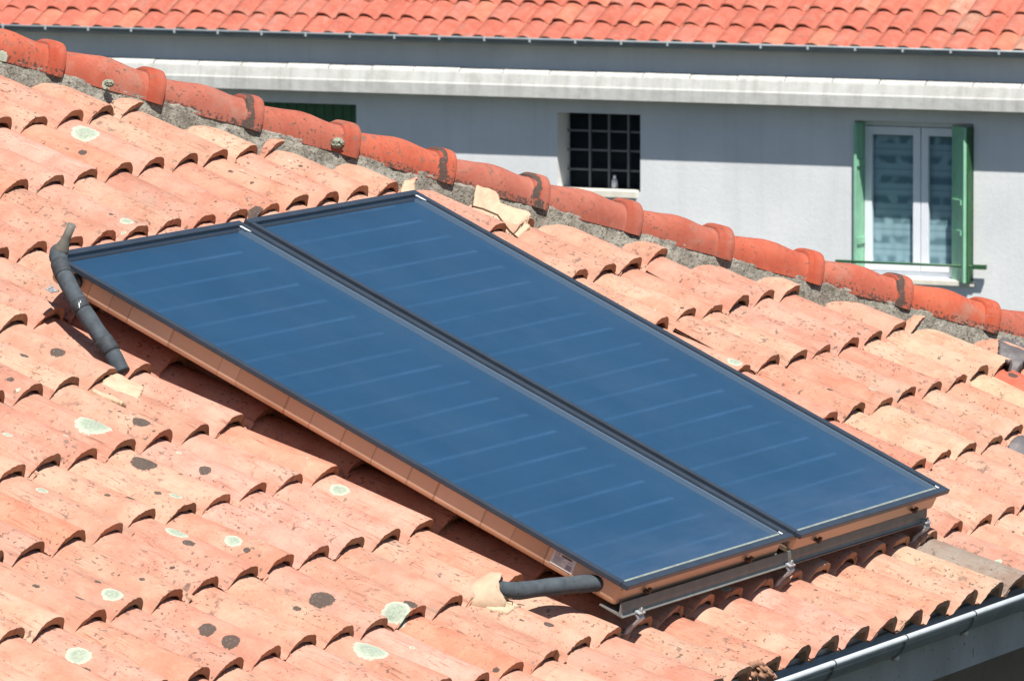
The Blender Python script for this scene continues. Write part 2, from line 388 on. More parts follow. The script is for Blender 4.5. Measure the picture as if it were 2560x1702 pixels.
LI = [(-0.752,1.622,0.056),(-1.191,1.578,0.015),(-1.405,1.840,0.019),(-0.948,2.032,0.021),(-0.534,1.813,0.010),(-0.792,1.373,0.013),(-0.965,1.647,0.010),(-1.153,2.167,0.035),(-0.977,2.264,0.026),(-1.875,2.364,0.031),(-2.321,2.532,0.035),(-1.175,2.859,0.052),(-0.784,2.735,0.040),(-0.897,2.312,0.013),(-0.074,2.145,0.029),(0.358,3.235,0.011),(0.872,3.065,0.018),(0.644,3.043,0.010),(2.618,3.308,0.011),(1.590,3.254,0.005),(1.771,0.076,0.046),(1.079,0.647,0.022),(1.281,0.343,0.010),(2.238,0.448,0.007),(2.652,0.417,0.007),(3.129,1.654,0.016),(3.078,2.036,0.028),(3.613,2.352,0.016),(-0.980,2.897,0.010)]
DK = [(-0.530,1.662,0.028),(-0.768,1.824,0.041),(-0.552,1.920,0.020),(-0.318,1.231,0.024),(-0.508,1.220,0.015),(-0.771,1.329,0.013),(-0.526,1.585,0.009),(-1.138,1.987,0.015),(-0.984,1.992,0.013),(-1.192,1.940,0.010),(-0.730,1.928,0.009),(-0.546,1.719,0.010),(-1.185,2.226,0.019),(-0.986,2.317,0.011),(-1.676,2.583,0.025),(-1.676,2.661,0.026),(-2.359,2.582,0.018),(-2.010,2.070,0.018),(-1.434,2.313,0.009),(-1.627,2.303,0.007),(-1.652,2.334,0.010),(-1.848,2.298,0.011),(-1.675,2.278,0.007),(-2.040,2.351,0.015),(-1.855,2.575,0.007),(-1.890,2.562,0.006),(-2.099,2.242,0.011),(-0.996,2.594,0.036),(-1.203,2.616,0.013),(-0.739,2.748,0.022),(-0.771,3.080,0.010),(-0.256,2.988,0.016),(2.201,3.241,0.007),(1.334,3.186,0.009),(3.059,3.184,0.007),(1.706,0.100,0.018),(1.532,0.203,0.015),(1.105,0.669,0.009),(1.078,0.589,0.009),(1.934,0.682,0.024),(2.194,0.516,0.009),(1.280,0.314,0.007),(1.286,0.229,0.007),(1.517,0.157,0.006),(2.648,0.465,0.009),(1.753,0.615,0.007),(3.341,2.300,0.013),(4.745,2.446,0.020),(4.431,2.399,0.013)]

def wave(q, w=.43):
    """corrugation profile over one pitch: a broad steep sided roll, then a narrow open channel"""
    e = np.mod(q+.10+.5, 1.0)-.5; d = np.abs(e)
    left = np.clip(1-(d/w)**2.25, 0, 1)**.80; right = np.clip(1-(d/(w-.09))**3.4, 0, 1)**.85
    return np.where(e < 0, left, right)
def tile_base(x, s):
    """nominal height of the tile surface over the crest plane"""
    r = math.ceil(s/RL-1e-9); t = (s-(r-1)*RL)/RL
    q = x/CW; q -= round(q)
    g = float(wave(q))
    cr = -.037*(1-t); va = -.070+.007*t
    return va+(cr-va)*g

def tile_field(cols, rows, nq, ns, cw, rl, offs, clip, tints, thick, eave_lift=None, sag=0.0, rnd=1.0, bottom=True, crest_step=.031, depth=.061):
    """corrugated clay tiles laid in courses; returns arrays in roof coordinates (x, s, h)"""
    P = []; F = []; SM = []; T = []; UV = []; off = 0
    q = np.linspace(-.66, .53, nq)
    g = wave(q); gin = wave(q, .345); under = .006*np.clip((q-.36)/.06, 0, 1)
    for r in rows:
        for c in cols:
            dx, ds = offs.get((c, r), (RNG.normal(0, 5)*rnd, RNG.normal(0, 4)*rnd))
            ux, us = offs.get((c, r-1), (dx*.4, 0))
            sl = r*rl+ds/1000; su = (r-1)*rl+us/1000
            xl = c*cw+dx/1000; xu = c*cw+ux/1000
            if clip is not None and not clip(xl-.35, sl) and not clip(xl-.35, su): continue
            jh = RNG.normal(0, .0022)*rnd; tilt = RNG.normal(0, .006)*rnd
            tt = np.concatenate([np.linspace(-.16, .985, ns-1), [1.0]])
            lipn = (np.sin(q*9+RNG.uniform(0, 6))*.0016+np.sin(q*23+RNG.uniform(0, 6))*.0010+RNG.normal(0, .0007, nq))*rnd
            TT, Q = np.meshgrid(tt, q, indexing='ij'); G = np.tile(g, (ns, 1))
            cr = -crest_step*(1-TT); va = -(depth+.007)+.007*TT
            H = va+(cr-va)*G + jh + tilt*Q - under[None, :]
            if eave_lift and r == eave_lift[0]: H = H+eave_lift[1]*np.clip(TT, 0, 1)
            H[-1] -= .0022
            S = su+(sl-su)*TT + lipn[None, :]*np.clip(TT, 0, 1)**6
            X = xu+(xl-xu)*TT + Q*cw
            top = np.stack([X, S, H], -1)
            n0 = off; idx = np.arange(ns*nq).reshape(ns, nq)+n0
            P.append(top.reshape(-1, 3))
            f = np.stack([idx[:-1, :-1], idx[1:, :-1], idx[1:, 1:], idx[:-1, 1:]], -1).reshape(-1, 4)
            F.append(f); SM.append(np.ones(len(f), bool)); off += ns*nq
            cnt = ns*nq
            if bottom:
                # lip face, own vertices
                lt = top[-1]; lb = lt.copy(); lb[:, 2] -= .0070+thick*.58*gin+(top[-1, :, 2].max()-va[-1, 0])*np.clip(g-gin, 0, 1)*.45; lb[:, 1] -= .003
                P.append(np.concatenate([lt, lb])); a = np.arange(nq)+off; b = a+nq
                f = np.stack([a[:-1], b[:-1], b[1:], a[1:]], -1); F.append(f); SM.append(np.zeros(len(f), bool)); off += 2*nq; cnt += 2*nq
                # underside
                rowsel = [0, ns//3, 2*ns//3, ns-1]
                un = top[rowsel].copy(); un[:, :, 2] -= (.0070+thick*.58*gin+.06*np.clip(g-gin, 0, 1)*.45)[None, :]; un[-1, :, 1] -= .002
                k = len(rowsel); idx = np.arange(k*nq).reshape(k, nq)+off
                P.append(un.reshape(-1, 3)); f = np.stack([idx[:-1, :-1], idx[:-1, 1:], idx[1:, 1:], idx[1:, :-1]], -1).reshape(-1, 4)
                F.append(f); SM.append(np.ones(len(f), bool)); off += k*nq; cnt += k*nq
            tint = tints(c, r)
            tc = np.tile(np.asarray(tint, float), (cnt, 1))
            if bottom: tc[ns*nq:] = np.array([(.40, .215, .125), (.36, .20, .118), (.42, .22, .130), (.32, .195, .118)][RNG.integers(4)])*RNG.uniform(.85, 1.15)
            T.append(tc)
            ro = RNG.uniform(-30, 30, 3)
            blk = np.concatenate(P[-(3 if bottom else 1):])
            uv = np.stack([blk[:, 0]+ro[0], blk[:, 1]+ro[1], np.full(cnt, ro[2])], -1)
            UV.append(uv)
    P = np.concatenate(P); F = np.concatenate(F); SM = np.concatenate(SM)
    if clip is not None:
        cen = P[F].mean(1); keep = clip(cen[:, 0], cen[:, 1]); F = F[keep]; SM = SM[keep]
    return P, F, SM, np.concatenate(T), np.concatenate(UV)

def spot_dist(P3, spots):
    """smallest distance to a spot, in radii, at every vertex"""
    out = np.full(len(P3), 9.0)
    for c, r in spots:
        out = np.minimum(out, np.linalg.norm(P3-np.asarray(c), axis=1)/r)
    return np.clip(out, 0, 9)

_rs = random.Random(21)
for _ in range(70):                                                 # little satellites and stray specks
    b_ = _rs.choice(LI+DK); f_ = _rs.random()
    p_ = (b_[0]+_rs.gauss(0, .07), b_[1]+_rs.gauss(0, .07), _rs.uniform(.003, .009)) if f_ < .65 else (_rs.uniform(-2.4, 5.0), _rs.uniform(.1, 3.4), _rs.uniform(.003, .010))
    (DK if _rs.random() < .68 else LI).append(p_)

# hip line in roof coordinates
def x_edge(s): return 6.72*RL+1.19*s
def clip_near(x, s): return x < x_edge(s)+.25*RL

BASE = [(.442, .246, .174), (.454, .264, .188), (.436, .230, .166), (.464, .280, .198), (.448, .248, .184)]
KIND = {'pink': (.48, .265, .205), 'salmon': (.47, .215, .140), 'red': (.42, .125, .080), 'grey': (.235, .20, .165), 'beige': (.44, .295, .205), 'yellow': (.48, .325, .215), 'orange': (.46, .235, .160)}
SPECIAL = {(-3, 7): 'pink', (-2, 7): 'pink', (-7, 6): 'salmon', (-9, 8): 'orange', (-2, 6): 'pink', (-3, 9): 'salmon', (-4, 9): 'pink', (19, 8): 'orange', (21, 8): 'red', (20, 8): 'yellow', (11, 10): 'grey', (15, 8): 'beige', (16, 8): 'beige', (10, 10): 'beige', (4, 1): 'orange', (7, 1): 'orange', (5, 10): 'pink', (-10, 9): 'salmon', (8, 10): 'orange', (6, 1): 'pink', (21, 7): 'beige', (20, 7): 'beige'}
def tint_near(c, r):
    b = np.array(BASE[RNG.integers(len(BASE))])*RNG.uniform(.90, 1.06)
    if (c, r) in SPECIAL: b = np.array(KIND[SPECIAL[(c, r)]])
    elif RNG.random() < .10: b = b*np.array([1.02, .93, .90])
    return b

house = empty('tiled_house', 'near house with a pink clay tiled hip roof carrying two blue solar collectors', 'house')
house.location = (0, 0, 0)

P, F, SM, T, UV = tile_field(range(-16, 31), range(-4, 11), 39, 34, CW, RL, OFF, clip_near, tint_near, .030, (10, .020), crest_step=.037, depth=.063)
Pm = np.stack([P[:, 0], -P[:, 1]*CP-P[:, 2]*SP, -P[:, 1]*SP+P[:, 2]*CP], -1)
me = grid_mesh('roof', Pm, F, SM)
flat = np.stack([P[:, 0], P[:, 1], P[:, 2]*.35], -1)
def spots_flat(L): return [((x, s, tile_base(x, s)*.35), r) for x, s, r in L]
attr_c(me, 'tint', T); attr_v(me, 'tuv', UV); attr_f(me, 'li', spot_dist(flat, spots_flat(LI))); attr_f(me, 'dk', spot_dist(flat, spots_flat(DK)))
roof = link_mesh('roof', me, M['tile'], house)

# ------------------------------------------------------------------ hip: ridge tiles and mortar
E1 = Vector((1.19, -CP, -SP)); HIPL = E1.length*.715*RL; E1n = E1.normalized()
E2 = Vector((CP, 1.19, 0)).normalized(); E3 = E1n.cross(E2)
if E3.z < 0: E3 = -E3
def hip_pt(k):                                                     # near bottom edge of the hip at the lower end of ridge tile k
    s = (-.64+.715*k)*RL; return rp(x_edge(s), s, .05*RL)
HIPLI = [(2.188, 0.092, 0.065, .020), (2.895, -0.41, -0.171, .030), (1.875, .317, .172, .025), (4.32, -1.36, -.62, .016), (5.05,-1.93,-.88,.014), (3.6,-.86,-.40,.012)]
prof_t = np.array([0, .06, .30, .44, .55, .70, .80, .868]); prof_h = np.array([0, .002, .012, .020, .0185, .010, .007, .008])
def ridge_mesh(k):
    tint = np.array([(.39, .100, .058), (.37, .106, .067), (.41, .098, .052), (.345, .104, .068)][k % 4])
    if k in (2, 5, 6): tint = np.array((.335, .115, .080))
    ts = [(t, 0.0) for t in np.linspace(-.10, .842, 26)] + [(.850, .004), (.888, .0125), (.893, .0142), (.955, .0148), (.994, .0142), (1.0, .0120)]
    th = np.linspace(-.10, math.pi+.10, 25); rows = []
    wob = RNG.uniform(0, 6, 4)
    for t, ring in ts:
        hh = .076+np.interp(max(t, 0), prof_t, prof_h)+(.006 if ring else 0)+ring
        ww = .088+.008*t+ring+np.interp(max(t, 0), prof_t, prof_h)*.35
        for a in th:
            n_ = 1+.010*math.sin(3*a+wob[0]+t*5)
            # slightly faceted, steep sided half round
            ca = math.copysign(abs(math.cos(a))**.66, math.cos(a)); sa = math.copysign(abs(math.sin(a))**.82, math.sin(a))
            p = hip_pt(k)-E1n*HIPL*(1-t) + E2*(.098-ca*ww*n_) + E3*(sa*hh*n_)
            rows.append(p)
    m_, n_ = len(ts), len(th)
    V = np.array([tuple(p) for p in rows]); idx = np.arange(m_*n_).reshape(m_, n_)
    f = np.stack([idx[:-1, :-1], idx[:-1, 1:], idx[1:, 1:], idx[1:, :-1]], -1).reshape(-1, 4)
    smo = np.ones((m_-1, n_-1), bool); smo[25:28] = False; smo[30] = False
    # end thickness and inside
    ctr = np.array(hip_pt(k)+E2*.098)
    e = V[idx[-1]]; inn = ctr+(e-ctr)*.86; inn2 = inn-np.array(E1n)*.06
    V2 = np.concatenate([e, inn, inn, inn2]); o = len(V); a = np.arange(n_)
    f2 = np.stack([o+a[:-1], o+n_+a[:-1], o+n_+a[1:], o+a[1:]], -1)[:, ::-1]; f3 = np.stack([o+2*n_+a[:-1], o+3*n_+a[:-1], o+3*n_+a[1:], o+2*n_+a[1:]], -1)[:, ::-1]
    V = np.concatenate([V, V2]); F_ = np.concatenate([f, f2, f3]); S_ = np.concatenate([smo.ravel(), np.zeros(len(f2), bool), np.zeros(len(f3), bool)])
    me = grid_mesh('ridge_tile', V, F_, S_)
    C_ = np.tile(tint, (len(V), 1))
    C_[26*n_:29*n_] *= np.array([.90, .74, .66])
    # soot-dark lichen stain in the step before the ring and along the low edge
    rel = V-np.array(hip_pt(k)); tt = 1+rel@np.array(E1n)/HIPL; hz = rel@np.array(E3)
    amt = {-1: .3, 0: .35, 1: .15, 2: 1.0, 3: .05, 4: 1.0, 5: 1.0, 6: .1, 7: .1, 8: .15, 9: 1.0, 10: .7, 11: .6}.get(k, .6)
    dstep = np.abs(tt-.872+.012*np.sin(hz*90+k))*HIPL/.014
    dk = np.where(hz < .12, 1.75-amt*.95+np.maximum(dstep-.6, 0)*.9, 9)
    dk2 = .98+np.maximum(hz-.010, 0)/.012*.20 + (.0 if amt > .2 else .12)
    attr_c(me, 'tint', C_); attr_v(me, 'tuv', V*np.array([1, 1, 1])+k*3.7)
    attr_f(me, 'dk', np.minimum(dk, dk2)); attr_f(me, 'li', spot_dist(V, [(c[:3], c[3]) for c in HIPLI]))
    return me
for k in range(-2, 13):
    link_mesh('ridge_tile', ridge_mesh(k), M['ridge'], roof)

def mortar_mesh():
    s0, s1 = -1.7*RL, 9.4*RL; nl, nw = 620, 34
    V = []
    ph = [RNG.uniform(0, 6) for _ in range(8)]
    for i in range(nl):
        s = s0+(s1-s0)*i/(nl-1); a = rp(x_edge(s), s, .05*RL)
        wid = .060+.012*math.sin(i*.11+ph[0])+.010*math.sin(i*.045+ph[1])+.006*math.sin(i*.4+ph[2])
        for j in range(nw):
            w = -.32+1.32*j/(nw-1)
            p = a-E2*(wid*w)
            h = .020-.012*max(w, 0)-.058*max(w, 0)**1.6 if w > 0 else .020+.01*min(-w*3, 1)
            p = p+Vector((0, -SP, CP))*h - Vector((0, 0, 1))*0
            # follow the roof plane: E2 is horizontal, roof drops along -E2
            p.z += 0.0
            sroof = -(p.y*CP+p.z*SP)
            V.append(p)
    V = np.array([tuple(p) for p in V])
    nv = np.array([0, -SP, CP])
    # put every vertex at its own height over the roof plane
    hcur = V@nv; s_ = -(V[:, 1]*CP+V[:, 2]*SP)
    W = np.tile(-.32+1.32*np.arange(nw)/(nw-1), nl)
    target = np.where(W > 0, .004-.080*np.clip(W, 0, 1)**1.05-.02*np.clip(W, 0, 1)**3, .012)
    lump = np.zeros(len(V))
    for fr, am in ((31, .004), (67, .0035), (140, .002), (260, .0014)):
        a1, a2 = RNG.uniform(0, 6, 2)
        lump += am*np.sin(V[:, 0]*fr+a1+2*np.sin(V[:, 1]*fr*.7))*np.sin(V[:, 1]*fr*1.3+a2)
    V = V+np.outer(target+lump-hcur, nv)
    V += RNG.normal(0, .0006, V.shape)
    idx = np.arange(nl*nw).reshape(nl, nw)
    f = np.stack([idx[:-1, :-1], idx[:-1, 1:], idx[1:, 1:], idx[1:, :-1]], -1).reshape(-1, 4)
    me = grid_mesh('mortar_bed', V, f, np.ones(len(f), bool))
    attr_f(me, 'li', spot_dist(V, [(c[:3], c[3]) for c in HIPLI]))
    return me
link_mesh('mortar_bed', mortar_mesh(), M['mortar'], roof)

# crusty lichen rosettes growing over the mortar
def rosette(pos, rad):
    bm = bmesh.new(); bmesh.ops.create_icosphere(bm, subdivisions=4, radius=1)
    for v in bm.verts:
        d = v.co.copy(); n_ = .75+.16*math.sin(9*d.x+3*d.y)*math.sin(8*d.z+1)+.18*math.sin(23*d.x+17*d.z)*math.sin(21*d.y)
        v.co = d*n_*rad
        v.co = Vector((v.co.x, v.co.y, v.co.z*.8))
    me = bpy.data.meshes.new('lichen_rosette'); bm.to_mesh(me); bm.free()
    for p in me.polygons: p.use_smooth = True
    return me
t = NT('pale_lichen'); co = t.objco(); n_ = t.noise(co, 120, 6, .75)
t.bump(n_, .9, .006); M['lichen'] = t.done(t.mix(t.ramp(n_, .35, .65), (.20, .22, .16), (.37, .39, .30)), .95, 0, .1)
for (x, y, z, r_) in HIPLI[:2]:
    o = link_mesh('lichen_rosette', rosette(None, r_*.95), M['lichen'], roof)
    o.location = Vector((x, y, z))+Vector((-.02, -.02, .006))

# ------------------------------------------------------------------ house body, far slope, eaves
XL = -3.75
s_e = 10.02*RL; EAVE = rp(0, s_e, .02)                              # lip line of the lowest course
x_corner = x_edge(s_e)+.16
def axis(s): return rp(x_edge(s), s, .0)+E2*.10
top_s = -4.0*RL
mb = MB()
a, b = axis(top_s), axis(s_e)
side = Vector((1, 0, -.359)).normalized()
# east slope (seen only from the side)
b2 = b+Vector((0, 0, 0)); a2 = Vector((a.x, 9.0, a.z)); far_e = Vector((b.x+.05, 9.0, b.z))
mb.quad(a+Vector((.02, 0, -.03)), b+Vector((.02, 0, -.03)), far_e, a2)
o = mb.build('roof_slope', M['shard'], house)
mb = MB()
mb.quad(rp(XL, s_e-.05, -.12), rp(x_corner-.25, s_e-.05, -.12), rp(x_edge(top_s), top_s, -.12), rp(XL, top_s, -.12))
mb.build('roof_deck', M['dark'], house)
mb = MB()
ey = EAVE.y; ez = EAVE.z
mb.box((XL+.1, ey+.084, ez-.268), (x_corner-.15, ey+.114, ez-.045))
mb.build('fascia', M['fascia'], house)
mb = MB()
mb.box((XL+.1, ey+.117, ez-.20), (x_corner-.15, ey+.46, ez-.18))
mb.build('soffit', M['dark'], house)
mb = MB()
mb.box((XL+.3, ey+.46, -8.0), (x_corner-.6, 9.0, ez-.21))
mb.build('wall', M['brown'], house)

# gutter: half round trough with a rolled bead, hung on brackets
gx0, gx1 = XL+.05, x_corner
gy, gz, gr = ey+.020, ez-.058, .060
mb = MB(); poly = []
for i in range(15):
    a_ = math.pi*i/14; poly.append((gy-math.cos(a_)*gr, gz-math.sin(a_)*gr))
for i in range(15):
    a_ = math.pi*(14-i)/14; poly.append((gy-math.cos(a_)*(gr-.0015), gz-math.sin(a_)*(gr-.0015)))
mb.prism(poly, lambda p: (gx0, p[0], p[1]), lambda p: (gx1, p[0], p[1]), smooth=True)
gut = mb.build('gutter', M['zinc'], house)
mb = MB(); mb.tube([(gx0, gy-gr-.002, gz+.006), (gx1, gy-gr-.002, gz+.006)], .0098, 14)
mb.build('gutter_bead', M['zincbead'], gut)
for i in range(-6, 9):
    xk = 1.32+.575*i
    if not gx0+.1 < xk < gx1-.1: continue
    mb = MB(); pts = []
    for j in range(13):
        a_ = math.pi*(.0+j/12*.92); pts.append((xk, gy-math.cos(a_)*(gr+.002), gz-math.sin(a_)*(gr+.002)))
    for p, q_ in zip(pts[:-1], pts[1:]):
        d = Vector(q_)-Vector(p); nrm = Vector((0, d.z, -d.y)).normalized()*.0015
        mb.quad(Vector(p)+Vector((-.006, 0, 0))+nrm, Vector(p)+Vector((.006, 0, 0))+nrm, Vector(q_)+Vector((.006, 0, 0))+nrm, Vector(q_)+Vector((-.006, 0, 0))+nrm)
    br = mb.build('gutter_bracket', M['bracket'], gut, fix=False)
    mb = MB(); mb.tube([(xk+.012, ey+.004, ez-.116), (xk+.012, ey-.012, ez-.118), (xk+.012, ey-.018, ez-.1185)], [.011, .011, .006], 14)
    mb.build('bracket_head', M['knob'], br)
    mb = MB(); mb.tube([(xk, gy-gr-.002+math.cos(a_)*.011, gz+.006+math.sin(a_)*.011) for a_ in np.linspace(-1.6, 3.6, 9)], .0022, 6)
    mb.build('bracket_clip', M['bracket'], br)

# broken lip of one eaves tile
xb, sb = .33, 3.44
mb = MB(); ns_ = 14
for i in range(ns_-1):
    for j in range(3):
        def sp_(i, j):
            a0 = .15+2.6*i/(ns_-1); l_ = .018*j+(.006*math.sin(i*1.9) if j == 2 else 0); r_ = .046-.004*j
            return rp(xb+r_*1.25*math.cos(a0)+.012*j, sb-.02+l_+.010*math.sin(a0*2), -.036+r_*math.sin(a0)-.006*j)
        mb.quad(sp_(i, j), sp_(i+1, j), sp_(i+1, j+1), sp_(i, j+1), True)
me_o = mb.build('tile_shard', M['shard'])
tag(me_o, 'curled brown shard of a broken tile at the eaves by the gutter', 'tile shard')
md = me_o.modifiers.new('th', 'SOLIDIFY'); md.thickness = .011

# ------------------------------------------------------------------ solar collectors
H_TOP = .38*RL
def rounded_ring(mb, w, l, b, z0, z1):
    mb.box((0, 0, z0), (w, b, z1)); mb.box((0, l-b, z0), (w, l, z1))
    mb.box((0, b, z0), (b, l-b, z1)); mb.box((w-b, b, z0), (w, l-b, z1))

def collector(x0, x1, s0, s1, lift, label, sticker):
    w, l = x1-x0, s1-s0; th = .086
    o = empty('solar_collector', label, 'solar panel', rp(x0, s1, H_TOP-th+lift), ROOF_ROT, 'blue solar collectors on the roof')
    # casing with rounded lower edges
    i = .020; bm = bmesh.new(); bmesh.ops.create_cube(bm, size=1)
    for v in bm.verts:
        v.co = Vector((i if v.co.x < 0 else w-i, i if v.co.y < 0 else l-i, 0 if v.co.z < 0 else .0685))
    ed = [e for e in bm.edges if not all(v.co.z > .05 for v in e.verts)]
    bmesh.ops.bevel(bm, geom=ed, offset=.020, segments=5, affect='EDGES', profile=.5)
    topf = [f for f in bm.faces if f.normal.z > .9]; bmesh.ops.delete(bm, geom=topf, context='FACES')
    bmesh.ops.subdivide_edges(bm, edges=[e for e in bm.edges if abs(e.verts[0].co.y-e.verts[1].co.y) > 1], cuts=40)
    me = bpy.data.meshes.new('casing'); bm.to_mesh(me); bm.free()
    for p in me.polygons: p.use_smooth = abs(p.normal.x)+abs(p.normal.y) > .02 and max(abs(p.normal.x), abs(p.normal.y)) < .999
    cas = link_mesh('casing', me, M['casing'], o)
    mb = MB(); b = .025
    # outer ring: flat top, skirt, mitred corners drawn as thin seams
    for (xa, ya, xb_, yb) in ((0, 0, w, b), (0, l-b, w, l), (0, b, b, l-b), (w-b, b, w, l-b)):
        mb.box((xa, ya, .0700), (xb_, yb, th))
    fr = mb.build('frame', M['frame'], o, bevel=.0022)
    mb = MB(); mb.box((b-.004, b-.004, .0765), (w-b+.004, l-b+.004, .0795)); g = mb.build('cover_glass', M['glass'], o)
    mb = MB(); mb.box((b, b+.014, .050), (w-b, l-b, .058)); mb.build('absorber', M['absorber'], o)
    mb = MB(); mb.box((b, b-.002, .056), (w-b, b+.017, .0755)); mb.build('edge_seal', M['seal'], o)
    mb = MB(); mb.box((w-b-.006, b+.014, .0585), (w-b+.001, l-b, .0755)); mb.build('inner_wall', M['inner'], o)
    # white pads that hold the glass at the corners
    for cx, cy, dx, dy in ((b, b, 1, 1), (w-b, b, -1, 1), (w-b, l-b, -1, -1), (b, l-b, 1, -1)):
        if dx > 0 and dy < 0 and x0 < .5: continue
        mb = MB(); L = .040 if dy < 0 else .020; W_ = .011
        pl = [(0, 0), (dx*W_, 0), (dx*(W_*.8), dy*L*.3), (dx*W_*.85, dy*L*.6), (dx*W_*.4, dy*L*.92), (0, dy*L)]
        mb.prism([(cx+p[0], cy+p[1]) for p in pl], lambda p: (p[0], p[1], .0796), lambda p: (p[0], p[1], .0808))
        mb.build('corner_pad', M['white'], o)
    for xb_ in ([.193-x0, .949-x0] if x0 < .5 else [1.463-x0, 2.263-x0]):
        mb = MB(); mb.box((xb_-.012, .006, .030), (xb_+.012, i+.002, .036)); mb.box((xb_-.003, .002, .027), (xb_+.011, .012, .046))
        mb.build('casing_clip', M['twig'], o)
    if sticker:
        lb = MB(); lb.box((i-.0012, .185, .022), (i+.001, .265, .0675)); lo = lb.build('label_sticker', M['label'], o)
        tx = MB()
        def bar(y0, y1, z0, z1): tx.box((i-.0018, y0, z0), (i-.0010, y1, z1))
        # CE mark, upper left of the sticker
        cy = .256
        for k in range(2):
            c0 = cy-.0095*k
            for a in np.linspace(2.2, 4.1, 8) if False else np.linspace(.9, 5.4, 10):
                yy = c0+.0034*math.cos(a)*1.0; zz = .0595+.0036*math.sin(a)
                if math.cos(a) > -.99: bar(yy-.0006, yy+.0006, zz-.0006, zz+.0006)
            if k == 1: bar(c0-.0015, c0+.0024, .0590, .0600)
        bar(.200, .236, .0555, .0615)
        tx.build('label_print', M['ink'], lo)
        tx = MB()
        for zz, ya, yb in ((.0505, .225, .258), (.0470, .232, .258), (.0435, .220, .258), (.040, .236, .258), (.0365, .228, .258), (.0485, .196, .212), (.033, .24, .258), (.029, .225, .258)):
            bar(ya, yb, zz, zz+.0015)
        bar(.193, .212, .026, .042)
        tx.build('label_lines', M['inkpale'], lo)
    return o
c1 = collector(0.0-.010, 1.234, .941, 3.081, 0, 'left blue solar collector with a paper sticker on its bronze side and two black pipes', True)
c2 = collector(1.262, 2.499, .945, 3.093, .004, 'right blue solar collector, nearest the red hip tiles, on the shared rail', False)
mb = MB()
mb.tube([Vector((.008, 2.139-.105, .040)), Vector((.022, 2.139-.105, .040))], .024, 20); mb.build('pipe_port', M['rubber'], c1)

# mounting rail and roof hooks
rail = empty('mounting_rail', 'grey aluminium rail along the foot of the two solar collectors, held by three steel hooks', 'rail', rp(0, 3.09, 0), ROOF_ROT)
mb = MB()
prof = [(.078, .027), (-.004, .027), (-.007, .028), (-.007, .0300), (.000, .0308), (.005, .036), (.008, .046), (.0165, .066), (.0200, .066), (.0135, .046), (.012, .038), (.018, .033), (.078, .0305)]
mb.prism(prof, lambda p: (.012, p[0], p[1]), lambda p: (2.415, p[0], p[1]))
mb.build('rail_profile', M['rail'], rail)
for hx in (.128, 1.262, 2.388):
    mb = MB(); wd = .021
    path = [(.035, .0245), (-.012, .0245), (-.019, .018), (-.015, .004), (-.006, -.012), (.001, -.028), (.002, -.044), (.012, -.054), (.06, -.058)]
    for (y0, z0), (y1, z1) in zip(path[:-1], path[1:]):
        d = Vector((0, y1-y0, z1-z0)).normalized(); nn = Vector((0, -d.z, d.y))*.0028
        A, B_ = Vector((0, y0, z0)), Vector((0, y1, z1))
        n0 = len(mb.v)
        for c_ in (A, B_):
            for sx, sn in ((-1, -1), (1, -1), (1, 1), (-1, 1)): mb.v.append(tuple(c_+Vector((sx*wd, 0, 0))+nn*sn))
        for q_ in ((0, 1, 5, 4), (1, 2, 6, 5), (2, 3, 7, 6), (3, 0, 4, 7), (3, 2, 1, 0), (4, 5, 6, 7)): mb.f.append(tuple(n0+k for k in q_)); mb.sm.append(False)
    hk = mb.build('roof_hook', M['hook'], rail, loc=(hx, 0, 0))
    mb = MB(); mb.box((-.022, -.019, .0305), (.018, .002, .0365)); mb.build('hook_clamp', M['hook'], hk, bevel=.0012)
    mb = MB(); mb.tube([(-.002, -.009, .0362), (-.002, -.009, .043)], .008, 6, smooth=False); mb.tube([(-.002, -.009, .043), (-.002, -.009, .049)], .004, 10); mb.build('hook_bolt', M['bolt'], hk)

# ------------------------------------------------------------------ insulated pipes
def smooth_path(pts, n=10):
    pts = [Vector(p) for p in pts]; out = []
    for i in range(len(pts)-1):
        p0, p1, p2, p3 = pts[max(i-1, 0)], pts[i], pts[i+1], pts[min(i+2, len(pts)-1)]
        for k in range(n):
            t = k/n
            out.append(.5*((2*p1)+(p2-p0)*t+(2*p0-5*p1+4*p2-p3)*t*t+(3*p1-p0-3*p2+p3)*t**3))
    return out+[pts[-1]]
def rr(x, s, h): return rp(x*RL, s*RL, h*RL)
pp = empty('insulated_pipe', 'black foam covered pipe dropping from the upper corner of the left collector to the roof', 'pipe', rr(-.45, 3.97, -.1), ROOF_ROT, 'insulated pipes of the collectors')
Minv = pp.matrix_world.inverted()
def loc(v): return Minv @ v
path = smooth_path([loc(rr(.03, 2.78, .405)), loc(rr(-.06, 2.83, .40)), loc(rr(-.17, 2.95, .35)), loc(rr(-.27, 3.12, .29)), loc(rr(-.35, 3.33, .205)), loc(rr(-.40, 3.58, .105)), loc(rr(-.43, 3.80, .01)), loc(rr(-.46, 4.0, -.10))], 8)
mb = MB(); nP = len(path)
rad = [.0265+.0006*math.sin(i*.9)+(.002 if i < 10 else 0) for i in range(nP)]
mb.tube(path, rad, 22); mb.build('pipe_foam', M['foam'], pp)
for i0, i1, rr_ in ((13, 20, .0276), (31, 34, .0276), (44, 49, .0290)):
    mb = MB(); mb.tube(path[i0:i1+1], [rr_+.0012*math.sin(k*2.3) for k in range(i1-i0+1)], 22); mb.build('tape_wrap', M['tape'], pp)
